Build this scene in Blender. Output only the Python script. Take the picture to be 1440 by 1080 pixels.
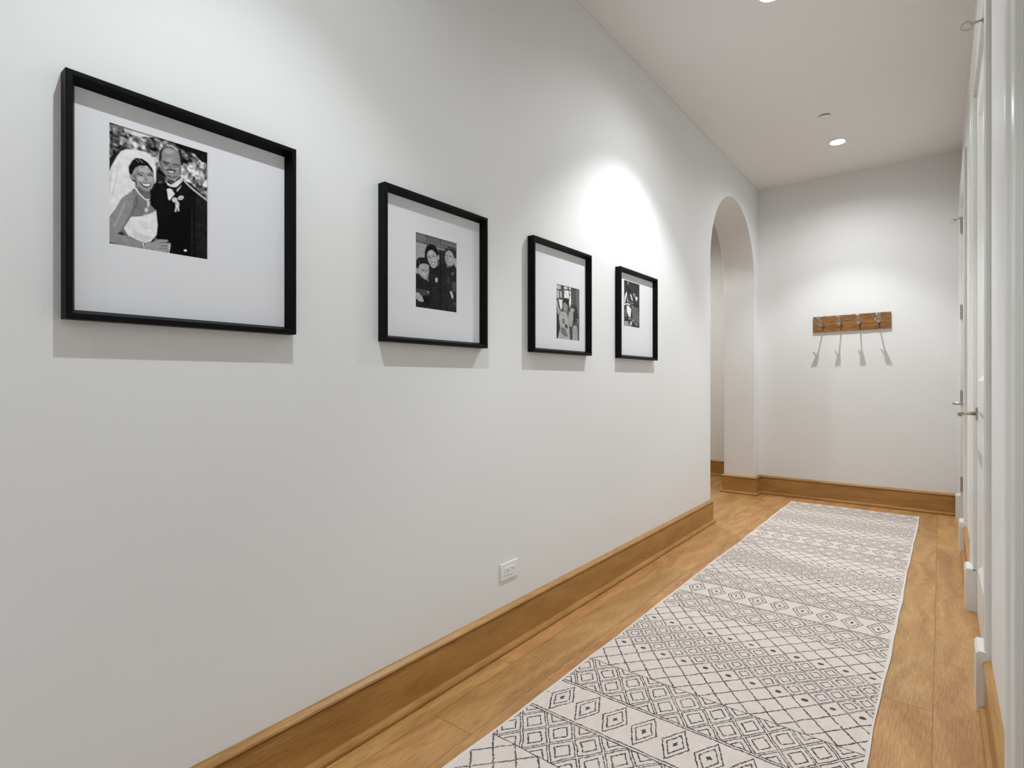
import bpy, bmesh, math
import numpy as np
from mathutils import Vector, Matrix

for o in list(bpy.data.objects):
    bpy.data.objects.remove(o, do_unlink=True)
SC = bpy.context.scene
COL = SC.collection

# ------------------------------------------------------------------ camera
CAM_H = 1.12
cam = bpy.data.cameras.new('camera')
cam.sensor_width = 36.0
cam.lens = 778.0 / 1440.0 * 36.0
cam.shift_y = -4.5 / 1440.0
cam.clip_start = 0.01
camo = bpy.data.objects.new('camera', cam)
COL.objects.link(camo)
camo.location = (0, 0, CAM_H)
camo.rotation_euler = (math.radians(90), 0, math.atan(603.0 / 778.0))
SC.camera = camo

# ------------------------------------------------------------------ world, exposure
SC.view_settings.view_transform = 'Standard'
SC.view_settings.look = 'None'
SC.view_settings.exposure = 1.3
SC.view_settings.gamma = 1.0
SC.view_settings.use_curve_mapping = False
w = bpy.data.worlds.new('world')
SC.world = w
w.use_nodes = True
w.node_tree.nodes['Background'].inputs[0].default_value = (0.8, 0.9, 1.0, 1)
w.node_tree.nodes['Background'].inputs[1].default_value = 0.02

# ------------------------------------------------------------------ place (metres)
WL = -1.44      # left wall face
WR = 0.134      # right wall face
CEIL = 3.025
Y_END = 5.885
Y_BACK = -3.4
ARCH_A, ARCH_B, ARCH_SPRING = 4.42, 5.73, 2.075
LW_T = 0.292    # thickness of the left wall at the arch
Y_BEY = 6.655   # wall beyond the arch

# recessed lamps: x, y, watts of the beam, watts of the wide spill, tilt towards the left wall, colour
LAMPS = [(-0.65, 5.07, 21, 19, 0, (0.955, 1.0, 1.03)),
         (-0.66, 2.93, 36, 14, 7, (0.95, 1.0, 1.02)),
         (-0.66, 0.62, 20, 10, 0, (0.925, 1.0, 1.04)),
         (-0.66, -1.60, 30, 14, 0, (0.88, 0.99, 1.10)),
         (-2.60, 5.45, 2, 40, 0, (0.99, 1.0, 0.96))]


def add_spot(x, y, watts, spread, blend, tilt, colr, dz):
    l = bpy.data.lights.new('downlight_beam', 'SPOT')
    l.energy = watts
    l.color = colr
    l.spot_size = math.radians(spread)
    l.spot_blend = blend
    l.shadow_soft_size = 0.018
    o = bpy.data.objects.new('downlight_beam', l)
    COL.objects.link(o)
    o.location = (x, y, CEIL - dz)
    o.rotation_euler = (0, math.radians(tilt), 0)
    return o


for x, y, w1_, w2_, tilt_, cc in LAMPS:
    add_spot(x, y, w1_, 94, 0.5, tilt_, cc, 0.035)
    add_spot(x, y, w2_, 160, 1.0, 0, cc, 0.035)


# ------------------------------------------------------------------ node helpers
def srgb(r, g, b):
    def f(v):
        v /= 255.0
        return v / 12.92 if v <= 0.04045 else ((v + 0.055) / 1.055) ** 2.4
    return (f(r), f(g), f(b), 1.0)


class X:
    """a socket with arithmetic"""
    def __init__(s, nt, sock):
        s.nt, s.s = nt, sock

    def op(s, name, *a):
        n = s.nt.nodes.new('ShaderNodeMath')
        n.operation = name
        for i, v in enumerate((s,) + a):
            if isinstance(v, X):
                s.nt.links.new(v.s, n.inputs[i])
            else:
                n.inputs[i].default_value = float(v)
        return X(s.nt, n.outputs[0])

    def __add__(s, o): return s.op('ADD', o)
    def __sub__(s, o): return s.op('SUBTRACT', o)
    def __mul__(s, o): return s.op('MULTIPLY', o)
    def __truediv__(s, o): return s.op('DIVIDE', o)
    def abs(s): return s.op('ABSOLUTE')
    def floor(s): return s.op('FLOOR')
    def fract(s): return s.op('FRACT')
    def min(s, o): return s.op('MINIMUM', o)
    def max(s, o): return s.op('MAXIMUM', o)
    def lt(s, o): return s.op('LESS_THAN', o)
    def gt(s, o): return s.op('GREATER_THAN', o)
    def inv(s): return (s * -1.0) + 1.0
    def clamp(s):
        return s.max(0.0).min(1.0)


def new_mat(name, rough=0.5, color=(0.8, 0.8, 0.8, 1), metal=0.0, spec=None):
    m = bpy.data.materials.new(name)
    m.use_nodes = True
    b = m.node_tree.nodes['Principled BSDF']
    b.inputs['Base Color'].default_value = color
    b.inputs['Roughness'].default_value = rough
    b.inputs['Metallic'].default_value = metal
    if spec is not None:
        b.inputs['Specular IOR Level'].default_value = spec
    return m, m.node_tree, b


def coords(nt, kind='Object'):
    tc = nt.nodes.new('ShaderNodeTexCoord')
    sp = nt.nodes.new('ShaderNodeSeparateXYZ')
    nt.links.new(tc.outputs[kind], sp.inputs[0])
    return [X(nt, sp.outputs[i]) for i in range(3)]


def vec(nt, x, y, z):
    n = nt.nodes.new('ShaderNodeCombineXYZ')
    for i, v in enumerate((x, y, z)):
        if isinstance(v, X):
            nt.links.new(v.s, n.inputs[i])
        else:
            n.inputs[i].default_value = v
    return n.outputs[0]


def noise(nt, v, scale, detail=2.0, rough=0.5, dist=0.0):
    n = nt.nodes.new('ShaderNodeTexNoise')
    n.inputs['Scale'].default_value = scale
    n.inputs['Detail'].default_value = detail
    n.inputs['Roughness'].default_value = rough
    n.inputs['Distortion'].default_value = dist
    nt.links.new(v, n.inputs['Vector'])
    return X(nt, n.outputs[0])


def white(nt, v):
    n = nt.nodes.new('ShaderNodeTexWhiteNoise')
    n.noise_dimensions = '3D'
    nt.links.new(v, n.inputs['Vector'])
    return X(nt, n.outputs['Value'])


def mix(nt, fac, a, b):
    n = nt.nodes.new('ShaderNodeMix')
    n.data_type = 'RGBA'
    if isinstance(fac, X):
        nt.links.new(fac.s, n.inputs[0])
    else:
        n.inputs[0].default_value = fac
    for k, v in ((6, a), (7, b)):
        if isinstance(v, tuple):
            n.inputs[k].default_value = v
        else:
            nt.links.new(v, n.inputs[k])
    return n.outputs[2]


def bump(nt, b, h, dist, strength=1.0):
    n = nt.nodes.new('ShaderNodeBump')
    n.inputs['Distance'].default_value = dist
    n.inputs['Strength'].default_value = strength
    nt.links.new(h.s, n.inputs['Height'])
    nt.links.new(n.outputs[0], b.inputs['Normal'])


# ------------------------------------------------------------------ materials
def wall_paint(name, c):
    m, nt, b = new_mat(name, 0.55, c, spec=0.3)
    x, y, z = coords(nt)
    h = noise(nt, vec(nt, x, y, z), 260.0, 2.0)
    bump(nt, b, h, 0.0004, 0.35)
    return m


M_WALL = wall_paint('plaster_wall_paint', srgb(236, 236, 235))
M_CEIL = wall_paint('ceiling_paint', srgb(240, 239, 237))
M_TRIM, _, _ = new_mat('white_trim_enamel', 0.32, srgb(228, 227, 223))
M_DOOR, _, _ = new_mat('white_door_enamel', 0.34, srgb(228, 228, 226))


def oak(name, base, dark, light, axis, plank=False, rough=0.42):
    """axis: 1 = grain along Y, 0 = grain along X (object space)"""
    m, nt, b = new_mat(name, rough)
    x, y, z = coords(nt)
    a, c = (y, x) if axis == 1 else (x, y)
    if plank:
        W, L = 0.165, 1.9
        p = (c + 1.341 + 10 * W) / W
        row = p.floor()
        q = (a + 19.0 - 1.306) / L - (row - 10.0).abs() * 0.2216
        colm = q.floor()
        rnd = white(nt, vec(nt, row, colm, 2.0))
        rnd2 = white(nt, vec(nt, row, colm, 7.0))
        fx = p.fract()
        fy = q.fract()
        seam = fx.min(fx.inv()).lt(0.009).max(fy.min(fy.inv()).lt(0.0010))
        gx = c + rnd * 5.0
        ga = a + rnd2 * 9.0
    else:
        gx, ga = c + z, a
        rnd = noise(nt, vec(nt, a * 0.5, 0.0, 0.0), 1.0, 0.0)
        seam = None
    warp = noise(nt, vec(nt, gx * 5.0, ga * 1.6, z * 3.0), 1.0, 1.5)
    rings = (gx * 40.0 + warp * 26.0).op('SINE') * 0.5 + 0.5
    fine = noise(nt, vec(nt, gx * 230.0, ga * 15.0, z * 230.0), 1.0, 3.0, 0.65)
    blot = noise(nt, vec(nt, gx * 7.0, ga * 1.6, z * 5.0), 1.0, 3.0, 0.55)
    f = (rings * 0.17 + fine * 1.15 + blot * 0.65 - 0.53).clamp()
    col = mix(nt, f, dark, light)
    if plank:
        n = nt.nodes.new('ShaderNodeHueSaturation')
        nt.links.new(col, n.inputs['Color'])
        nt.links.new((rnd * 0.20 + 0.89).s, n.inputs['Value'])
        nt.links.new((rnd2 * 0.012 + 0.494).s, n.inputs['Hue'])
        col = n.outputs[0]
        knot = nt.nodes.new('ShaderNodeTexVoronoi')
        knot.inputs['Scale'].default_value = 1.0
        nt.links.new(vec(nt, gx * 3.1, ga * 1.3, 0.0), knot.inputs['Vector'])
        kd = (X(nt, knot.outputs['Distance']) * 7.0).inv().clamp()
        col = mix(nt, kd * 0.35, col, dark)
        col = mix(nt, seam * 0.45, col, srgb(84, 56, 28))
        bump(nt, b, fine * 0.3 + seam.inv(), 0.0008, 0.5)
    else:
        bump(nt, b, fine, 0.0005, 0.4)
    nt.links.new(col, b.inputs['Base Color'])
    nt.links.new((fine * 0.16 + (rough - 0.08)).s, b.inputs['Roughness'])
    return m


M_FLOOR = oak('oak_plank_floor', None, srgb(140, 90, 40), srgb(224, 176, 114), 1, True, 0.45)
M_BASE_Y = oak('oak_baseboard_along_hall', None, srgb(140, 98, 42), srgb(204, 154, 88), 1)
M_BASE_X = oak('oak_baseboard_across_hall', None, srgb(140, 98, 42), srgb(204, 154, 88), 0)


def rug_mat():
    m, nt, b = new_mat('woven_diamond_pattern', 0.95, spec=0.1)
    x0, y0, z0 = coords(nt)
    wob = noise(nt, vec(nt, x0, y0, 0.0), 22.0, 1.0)
    wob2 = noise(nt, vec(nt, x0, y0, 5.0), 22.0, 1.0)
    x = x0 + (wob - 0.5) * 0.009
    y = y0 + (wob2 - 0.5) * 0.009
    P = 1.33
    yy = y + (RUG_Y - 2.973) + P * 10.5
    u = ((yy / P).fract() * P - P / 2).abs()          # distance from the middle of a wide band
    wv = noise(nt, vec(nt, x0, y0, 2.0), 105.0, 2.0)   # dashes
    wv2 = noise(nt, vec(nt, x0, y0, 8.0), 9.0, 2.0)

    def lattice(w, h, xs, us):
        s = (x - xs) / (2 * w) + (u - us) / (2 * h) + 50.5
        t = (x - xs) / (2 * w) - (u - us) / (2 * h) + 50.5
        i, j = s.floor(), t.floor()
        fs, ft = s - i, t - j
        mm = fs.min(fs.inv()).min(ft.min(ft.inv()))
        uc = (i - j) * h + us
        xc = (i + j - 100.0) * w + xs
        return mm, uc, xc

    def line(v, at, hw):
        return (v - at).abs().lt((wv * 3.2 - 0.72).max(0.0) * hw)

    # wide band with large diamonds
    w1 = 0.1025
    dx = (((x - XP) / w1 + 50.5).fract() - 0.5).abs() * w1
    d = dx / 0.045 + u / 0.085
    band = line(d, 0.96, 0.062).max(line(d, 0.62, 0.062)).max(d.lt(wv * 0.34))
    in_band = u.lt(0.095)
    edge = line(u, 0.0945, 0.0030).max(line(u, 0.1055, 0.0030))
    # doubled diamonds next to the band
    mA, uA, xA = lattice(0.05125, 0.068, XP, 0.169)
    A = line(mA, 0.048, 0.026).max(line(mA, 0.235, 0.031))
    in_A = u.gt(0.108) * u.lt(0.302)
    thin = line(u, 0.302, 0.0022)
    # open diamonds, dotted row, doubled diamonds in the middle
    mB, uB, xB = lattice(0.0432, 0.052, XP - 0.019, 0.51)
    plain = line(mB, 0.0, 0.042)
    dbl = line(mB, 0.052, 0.029).max(line(mB, 0.26, 0.037))
    isd = uB.gt(0.545)
    dotr = ((x - xB) / 0.011).op('POWER', 2.0) + ((u - uB) / 0.009).op('POWER', 2.0)
    dot = dotr.lt(1.0) * uB.gt(0.49) * uB.lt(0.53)
    B = (isd * dbl).max(isd.inv() * plain).max(dot)
    in_B = u.gt(0.304)
    ink = (in_band * band).max(edge).max(in_A * A).max(thin).max(in_B * B)
    ink = ink * (wv2 * 1.0 + 0.5).clamp()
    border = x0.abs().gt(RUG_W / 2 - 0.010)
    ink = ink * border.inv()
    mott = noise(nt, vec(nt, x0, y0 * 0.4, 1.0), 45.0, 3.0)
    ground = mix(nt, mott, srgb(210, 198, 190), srgb(232, 221, 213))
    col = mix(nt, ink * 0.92, ground, srgb(56, 45, 54))
    col = mix(nt, border * 0.8, col, srgb(222, 216, 210))
    nt.links.new(col, b.inputs['Base Color'])
    fz = noise(nt, vec(nt, x0, y0, z0), 420.0, 2.0)
    bump(nt, b, fz, 0.0012, 0.5)
    return m


RUG_W, RUG_Y0, RUG_Y1 = 0.955, -0.45, 5.635
RUG_Y = (RUG_Y0 + RUG_Y1) / 2
RUG_X = -0.640 + 0.0
XP = -1.056 + 0.640 + 0.012
M_RUG = rug_mat()

M_BLACK, nt_, b_ = new_mat('black_frame_lacquer', 0.5, (0.0025, 0.0025, 0.003, 1), spec=0.12)
_x, _y, _z = coords(nt_)
bump(nt_, b_, noise(nt_, vec(nt_, _x * 60.0, _y * 6.0, _z * 6.0), 6.0, 2.0), 0.0004, 0.4)
M_MAT, _, _ = new_mat('white_mat_board', 0.85, srgb(232, 232, 235), spec=0.15)
M_OUT, _, _ = new_mat('white_outlet_plastic', 0.35, srgb(238, 238, 236))
M_SLOT, _, _ = new_mat('dark_slot', 0.6, srgb(45, 43, 40))
M_NICK, nt_, b_ = new_mat('satin_nickel', 0.28, srgb(186, 178, 165), 1.0)
_x, _y, _z = coords(nt_)
nt_.links.new((noise(nt_, vec(nt_, _x, _y, _z), 90.0, 2.0) * 0.2 + 0.18).s, b_.inputs['Roughness'])
M_CHROME, _, _ = new_mat('polished_nickel', 0.22, srgb(178, 168, 160), 1.0)
M_RUBBER, _, _ = new_mat('clear_grey_rubber', 0.5, srgb(200, 196, 190))
M_IRON, _, _ = new_mat('blackened_screw', 0.5, srgb(40, 28, 20), 0.4)
M_TRIMRING, _, _ = new_mat('white_lamp_trim', 0.4, srgb(240, 240, 238))


def lens_mat():
    m = bpy.data.materials.new('lit_lens')
    m.use_nodes = True
    nt = m.node_tree
    nt.nodes.clear()
    e = nt.nodes.new('ShaderNodeEmission')
    e.inputs[0].default_value = (1.0, 0.97, 0.92, 1)
    e.inputs[1].default_value = 9.0
    o = nt.nodes.new('ShaderNodeOutputMaterial')
    nt.links.new(e.outputs[0], o.inputs[0])
    return m


M_LENS = lens_mat()


def rack_wood():
    m, nt, b = new_mat('weathered_brown_wood', 0.6)
    x, y, z = coords(nt)
    warp = noise(nt, vec(nt, x * 6.0, y, z * 20.0), 1.0, 3.0)
    g = noise(nt, vec(nt, x * 9.0 + warp * 2.0, y * 30.0, z * 90.0), 1.0, 4.0, 0.65)
    bl = noise(nt, vec(nt, x * 11.0, y, z * 24.0), 1.0, 3.0)
    col = mix(nt, (g * 1.5 + bl * 0.6 - 0.55).clamp(), srgb(80, 44, 10), srgb(170, 118, 56))
    crack = (z + (warp - 0.5) * 0.018).abs().lt(0.0016)
    col = mix(nt, crack * 0.6, col, srgb(190, 145, 86))
    nt.links.new(col, b.inputs['Base Color'])
    bump(nt, b, g, 0.002, 0.6)
    return m


M_RACK = rack_wood()


# ------------------------------------------------------------------ mesh helpers
def finish(bm, name, mat, parent=None, smooth=False, bevel=0.0, seg=2):
    bmesh.ops.recalc_face_normals(bm, faces=bm.faces[:])
    me = bpy.data.meshes.new(name)
    bm.to_mesh(me)
    bm.free()
    me.materials.append(mat)
    o = bpy.data.objects.new(name, me)
    COL.objects.link(o)
    if parent:
        o.parent = parent
    if smooth:
        for p in me.polygons:
            p.use_smooth = True
    if bevel:
        md = o.modifiers.new('bevel', 'BEVEL')
        md.width = bevel
        md.segments = seg
        md.limit_method = 'ANGLE'
        md.angle_limit = math.radians(40)
    return o


def bx(bm, x0, x1, y0, y1, z0, z1):
    v = [bm.verts.new(p) for p in ((x0, y0, z0), (x1, y0, z0), (x1, y1, z0), (x0, y1, z0),
                                   (x0, y0, z1), (x1, y0, z1), (x1, y1, z1), (x0, y1, z1))]
    for f in ((0, 3, 2, 1), (4, 5, 6, 7), (0, 1, 5, 4), (1, 2, 6, 5), (2, 3, 7, 6), (3, 0, 4, 7)):
        bm.faces.new([v[i] for i in f])


def box(name, dims, mat, parent=None, bevel=0.0):
    bm = bmesh.new()
    bx(bm, *dims)
    return finish(bm, name, mat, parent, bevel=bevel)


def frame_of(d):
    d = Vector(d).normalized()
    a = Vector((0, 0, 1)) if abs(d.z) < 0.9 else Vector((1, 0, 0))
    u = d.cross(a).normalized()
    return u, d.cross(u).normalized()


def tube(bm, pts, r, n=16, closed=False):
    pts = [Vector(p) for p in pts]
    rs = r if isinstance(r, (list, tuple)) else [r] * len(pts)
    rings = []
    N = len(pts)
    for i, p in enumerate(pts):
        if closed:
            d = pts[(i + 1) % N] - pts[i - 1]
        else:
            d = pts[min(i + 1, N - 1)] - pts[max(i - 1, 0)]
        u, v = frame_of(d)
        if rings and u.dot(pu) < 0:
            u, v = -u, -v
        pu = u
        rings.append([bm.verts.new(p + (u * math.cos(a) + v * math.sin(a)) * rs[i])
                      for a in [2 * math.pi * k / n for k in range(n)]])
    for i in range(N if closed else N - 1):
        A, B = rings[i], rings[(i + 1) % N]
        for k in range(n):
            bm.faces.new((A[k], A[(k + 1) % n], B[(k + 1) % n], B[k]))
    if not closed:
        bm.faces.new(rings[0][::-1])
        bm.faces.new(rings[-1])


def lathe(bm, prof, c, n=48):
    """prof: (radius, z) list, about the vertical axis at c"""
    rings = []
    for r, z in prof:
        if r < 1e-6:
            rings.append([bm.verts.new((c[0], c[1], z))])
        else:
            rings.append([bm.verts.new((c[0] + r * math.cos(2 * math.pi * k / n),
                                        c[1] + r * math.sin(2 * math.pi * k / n), z)) for k in range(n)])
    for A, B in zip(rings[:-1], rings[1:]):
        for k in range(n):
            k2 = (k + 1) % n
            if len(A) == 1 and len(B) == 1:
                continue
            if len(A) == 1:
                bm.faces.new((A[0], B[k], B[k2]))
            elif len(B) == 1:
                bm.faces.new((A[k], A[k2], B[0]))
            else:
                bm.faces.new((A[k], A[k2], B[k2], B[k]))


def strip_wall(bm, x, runs, top, dx):
    """runs: lists of (y, underside z) from one end to the other; wall solid above the underside"""
    for run in runs:
        F = [(bm.verts.new((x, y, z)), bm.verts.new((x, y, top))) for y, z in run]
        B = [(bm.verts.new((x + dx, y, z)), bm.verts.new((x + dx, y, top))) for y, z in run]
        for i in range(len(run) - 1):
            a, b, c, d = F[i], F[i + 1], B[i], B[i + 1]
            bm.faces.new((a[0], b[0], b[1], a[1]))
            bm.faces.new((c[0], c[1], d[1], d[0]))
            bm.faces.new((a[0], c[0], d[0], b[0]))
            bm.faces.new((a[1], b[1], d[1], c[1]))
        for i in (0, -1):
            bm.faces.new((F[i][0], F[i][1], B[i][1], B[i][0]))


def sweep(bm, path, prof, to3, closed=False):
    """path: 2D polyline, profile: (offset to the LEFT of travel, height); mitred corners.
    to3(px, py, h) -> 3D point"""
    P = [Vector(p) for p in path]
    N = len(P)
    rings = []
    for i, p in enumerate(P):
        def nrm(a, b):
            d = (b - a).normalized()
            return Vector((-d.y, d.x))
        if closed or 0 < i < N - 1:
            n1, n2 = nrm(P[i - 1], p), nrm(p, P[(i + 1) % N])
            m = (n1 + n2).normalized()
            m = m / max(0.2, m.dot(n1))
        elif i == 0:
            m = nrm(p, P[1])
        else:
            m = nrm(P[-2], p)
        rings.append([bm.verts.new(to3(p.x + m.x * o, p.y + m.y * o, h)) for o, h in prof])
    K = len(prof)
    for i in range(N if closed else N - 1):
        A, B = rings[i], rings[(i + 1) % N]
        for k in range(K):
            k2 = (k + 1) % K
            bm.faces.new((A[k], A[k2], B[k2], B[k]))
    if not closed:
        bm.faces.new(rings[0])
        bm.faces.new(rings[-1][::-1])


def empty(name, loc, label=None, cat=None, group=None, kind=None):
    o = bpy.data.objects.new(name, None)
    o.empty_display_size = 0.05
    COL.objects.link(o)
    o.location = loc
    tag(o, label, cat, group, kind)
    return o


def tag(o, label=None, cat=None, group=None, kind=None):
    if label: o['label'] = label
    if cat: o['category'] = cat
    if group: o['group'] = group
    if kind: o['kind'] = kind
    return o


def struct(o, label, cat):
    return tag(o, label, cat, kind='structure')


def part(bm, name, mat, root, **k):
    """builds a part whose coordinates are given in room space, under a root empty"""
    o = finish(bm, name, mat, **k)
    o.parent = root
    base = Vector((0, 0, 0))
    r = root
    while r:
        base += Vector(r.location)
        r = r.parent
    o.data.transform(Matrix.Translation(-base))
    return o


# ------------------------------------------------------------------ room shell
struct(box('floor', (-4.6, 0.5, Y_BACK - 0.1, 6.9, -0.05, 0.0), M_FLOOR),
       'oak plank floor running the length of the hallway', 'floor')
struct(box('ceiling', (-4.6, 0.5, Y_BACK - 0.1, 6.9, CEIL, CEIL + 0.08), M_CEIL),
       'smooth white ceiling over the hallway', 'ceiling')

rad = (ARCH_B - ARCH_A) / 2
cy = (ARCH_A + ARCH_B) / 2
arc = [(cy + rad * math.cos(math.pi - math.pi * k / 96), ARCH_SPRING + rad * math.sin(math.pi * k / 96)) for k in range(97)]
bm = bmesh.new()
strip_wall(bm, WL, [[(Y_BACK - 0.1, 0), (ARCH_A, 0)], [(ARCH_B, 0), (Y_BEY + 0.1, 0)]], ARCH_SPRING, -LW_T)
strip_wall(bm, WL, [[(Y_BACK - 0.1, ARCH_SPRING), (ARCH_A, ARCH_SPRING)], arc, [(ARCH_B, ARCH_SPRING), (Y_BEY + 0.1, ARCH_SPRING)]], CEIL, -LW_T)
bmesh.ops.remove_doubles(bm, verts=bm.verts[:], dist=1e-5)
inner = {}
for f in bm.faces:
    inner.setdefault(frozenset(f.verts), []).append(f)
bmesh.ops.delete(bm, geom=[f for g in inner.values() if len(g) > 1 for f in g], context='FACES_ONLY')
wl = finish(bm, 'wall_left', M_WALL, bevel=0.004, seg=2)
struct(wl, 'long white plaster wall with four black picture frames and a round arched opening at its far end', 'wall')
struct(box('wall_end', (WL, 0.5, Y_END, Y_END + 0.12, 0, CEIL), M_WALL),
       'white wall closing the far end of the hallway, behind the coat rack', 'wall')
struct(box('wall_back', (-4.6, 0.5, Y_BACK - 0.1, Y_BACK, 0, CEIL), M_WALL),
       'white wall behind the viewer', 'wall')
struct(box('wall_beyond_arch', (-4.6, WL - LW_T, Y_BEY, Y_BEY + 0.1, 0, CEIL), M_WALL),
       'warm lit wall seen through the arched opening', 'wall')
struct(box('wall_side_room', (-4.7, -4.6, Y_BACK - 0.1, 6.9, 0, CEIL), M_WALL),
       'white wall of the side room behind the arch', 'wall')
struct(box('wall_side_room_front', (-4.6, WL - LW_T, 3.1, 3.2, 0, CEIL), M_WALL),
       'white partition of the side room behind the arch', 'wall')

# right wall with three doorways
DOORS = [(0.66, 1.57), (2.58, 3.49), (4.745, 5.655)]
DH = 2.50
bm = bmesh.new()
ev = [Y_BACK - 0.1] + [v for d in DOORS for v in d] + [Y_END + 0.1]
strip_wall(bm, WR, [[(ev[i], 0), (ev[i + 1], 0)] for i in range(0, len(ev), 2)], DH, 0.13)
strip_wall(bm, WR, [[(ev[i], DH), (ev[i + 1], DH)] for i in range(len(ev) - 1)], CEIL, 0.13)
bmesh.ops.remove_doubles(bm, verts=bm.verts[:], dist=1e-5)
inner = {}
for f in bm.faces:
    inner.setdefault(frozenset(f.verts), []).append(f)
bmesh.ops.delete(bm, geom=[f for g in inner.values() if len(g) > 1 for f in g], context='FACES_ONLY')
struct(finish(bm, 'wall_right', M_WALL), 'white right hand wall with a row of white doors', 'wall')

# ------------------------------------------------------------------ baseboards
BH = 0.182
BPROF = [(0, 0), (0.031, 0), (0.034, 0.006), (0.034, 0.013), (0.030, 0.020), (0.019, 0.023),
         (0.017, 0.026), (0.017, 0.156), (0.014, 0.158), (0.014, 0.161), (0.021, 0.163), (0.0225, 0.167),
         (0.020, 0.172), (0.008, 0.180), (0, BH)]


def baseboard(name, path, mat, label):
    """walk with the wall on the right hand, the room on the left"""
    bm = bmesh.new()
    sweep(bm, path, BPROF, lambda x, y, h: (x, y, h))
    return struct(finish(bm, name, mat), label, 'baseboard')


baseboard('baseboard_left', [(WL - LW_T, 3.2), (WL - LW_T, ARCH_A), (WL, ARCH_A), (WL, Y_BACK)][::1], M_BASE_Y,
          'oak baseboard along the long left wall, wrapping the near side of the arch')
baseboard('baseboard_end', [(WR, Y_END), (WL, Y_END), (WL, ARCH_B), (WL - LW_T, ARCH_B), (WL - LW_T, Y_BEY)], M_BASE_X,
          'oak baseboard across the end wall and around the far arch pier')
baseboard('baseboard_beyond_arch', [(WL - LW_T, Y_BEY), (-4.6, Y_BEY)], M_BASE_X,
          'dark oak baseboard seen through the arched opening')
CW = 0.13
for nm, a, b, lab in (('baseboard_right', 1.57 + CW, 2.58 - CW, 'short oak baseboard on the right wall between the nearest and the middle doorway'),
                      ('baseboard_right_far', 3.49 + CW, 4.745 - CW, 'oak baseboard on the right wall between the middle and the farthest doorway'),
                      ('baseboard_right_corner', 5.655 + CW, Y_END, 'sliver of oak baseboard in the far right corner'),
                      ('baseboard_right_near', Y_BACK, 0.66 - CW, 'oak baseboard on the right wall behind the viewer')):
    baseboard(nm, [(WR, a), (WR, b)], M_BASE_Y, lab)

# ------------------------------------------------------------------ door casings and doors
CPROF = [(0, 0), (0, 0.010), (0.004, 0.012), (0.018, 0.012), (0.022, 0.009), (0.094, 0.011), (0.100, 0.016),
         (0.108, 0.0185), (0.124, 0.0185), (0.130, 0.014), (0.130, 0)]


def casing(idx, a, b, label):
    root = empty('trim_%d' % idx, (WR, (a + b) / 2, 0), label, 'door casing', kind='structure')
    bm = bmesh.new()
    # travel so that the outside of the opening is on the left
    path = [(b, 0.2), (b, DH), (a, DH), (a, 0.2)]
    sweep(bm, path, [(-o, h) for o, h in CPROF], lambda y, z, h: (WR - h, y, z))
    part(bm, 'casing', M_TRIM, root)
    for s, e in ((-1, a), (1, b)):
        y0, y1 = sorted((e + s * (CW + 0.004), e))
        bm = bmesh.new()
        v = [(WR, 0), (WR - 0.040, 0), (WR - 0.040, 0.196), (WR - 0.033, 0.206), (WR, 0.206)]
        A = [bm.verts.new((x, y0, z)) for x, z in v]
        B = [bm.verts.new((x, y1, z)) for x, z in v]
        bm.faces.new(A)
        bm.faces.new(B[::-1])
        for i in range(5):
            bm.faces.new((A[i], B[i], B[(i + 1) % 5], A[(i + 1) % 5]))
        part(bm, 'plinth_block', M_TRIM, root, bevel=0.001)
    # jamb lining with a stop
    bm = bmesh.new()
    X0, X1 = WR + 0.001, WR + 0.129
    t = 0.012
    bx(bm, X0, X1, a, a + t, 0, DH)
    bx(bm, X0, X1, b - t, b, 0, DH)
    bx(bm, X0, X1, a + t, b - t, DH - t, DH)
    bx(bm, X0 + 0.05, X0 + 0.08, a + t, a + t + 0.02, 0, DH - t)
    bx(bm, X0 + 0.05, X0 + 0.08, b - t - 0.02, b - t, 0, DH - t)
    bx(bm, X0 + 0.05, X0 + 0.08, a + t + 0.02, b - t - 0.02, DH - t - 0.02, DH - t)
    part(bm, 'door_jamb', M_TRIM, root)
    return root


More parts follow.
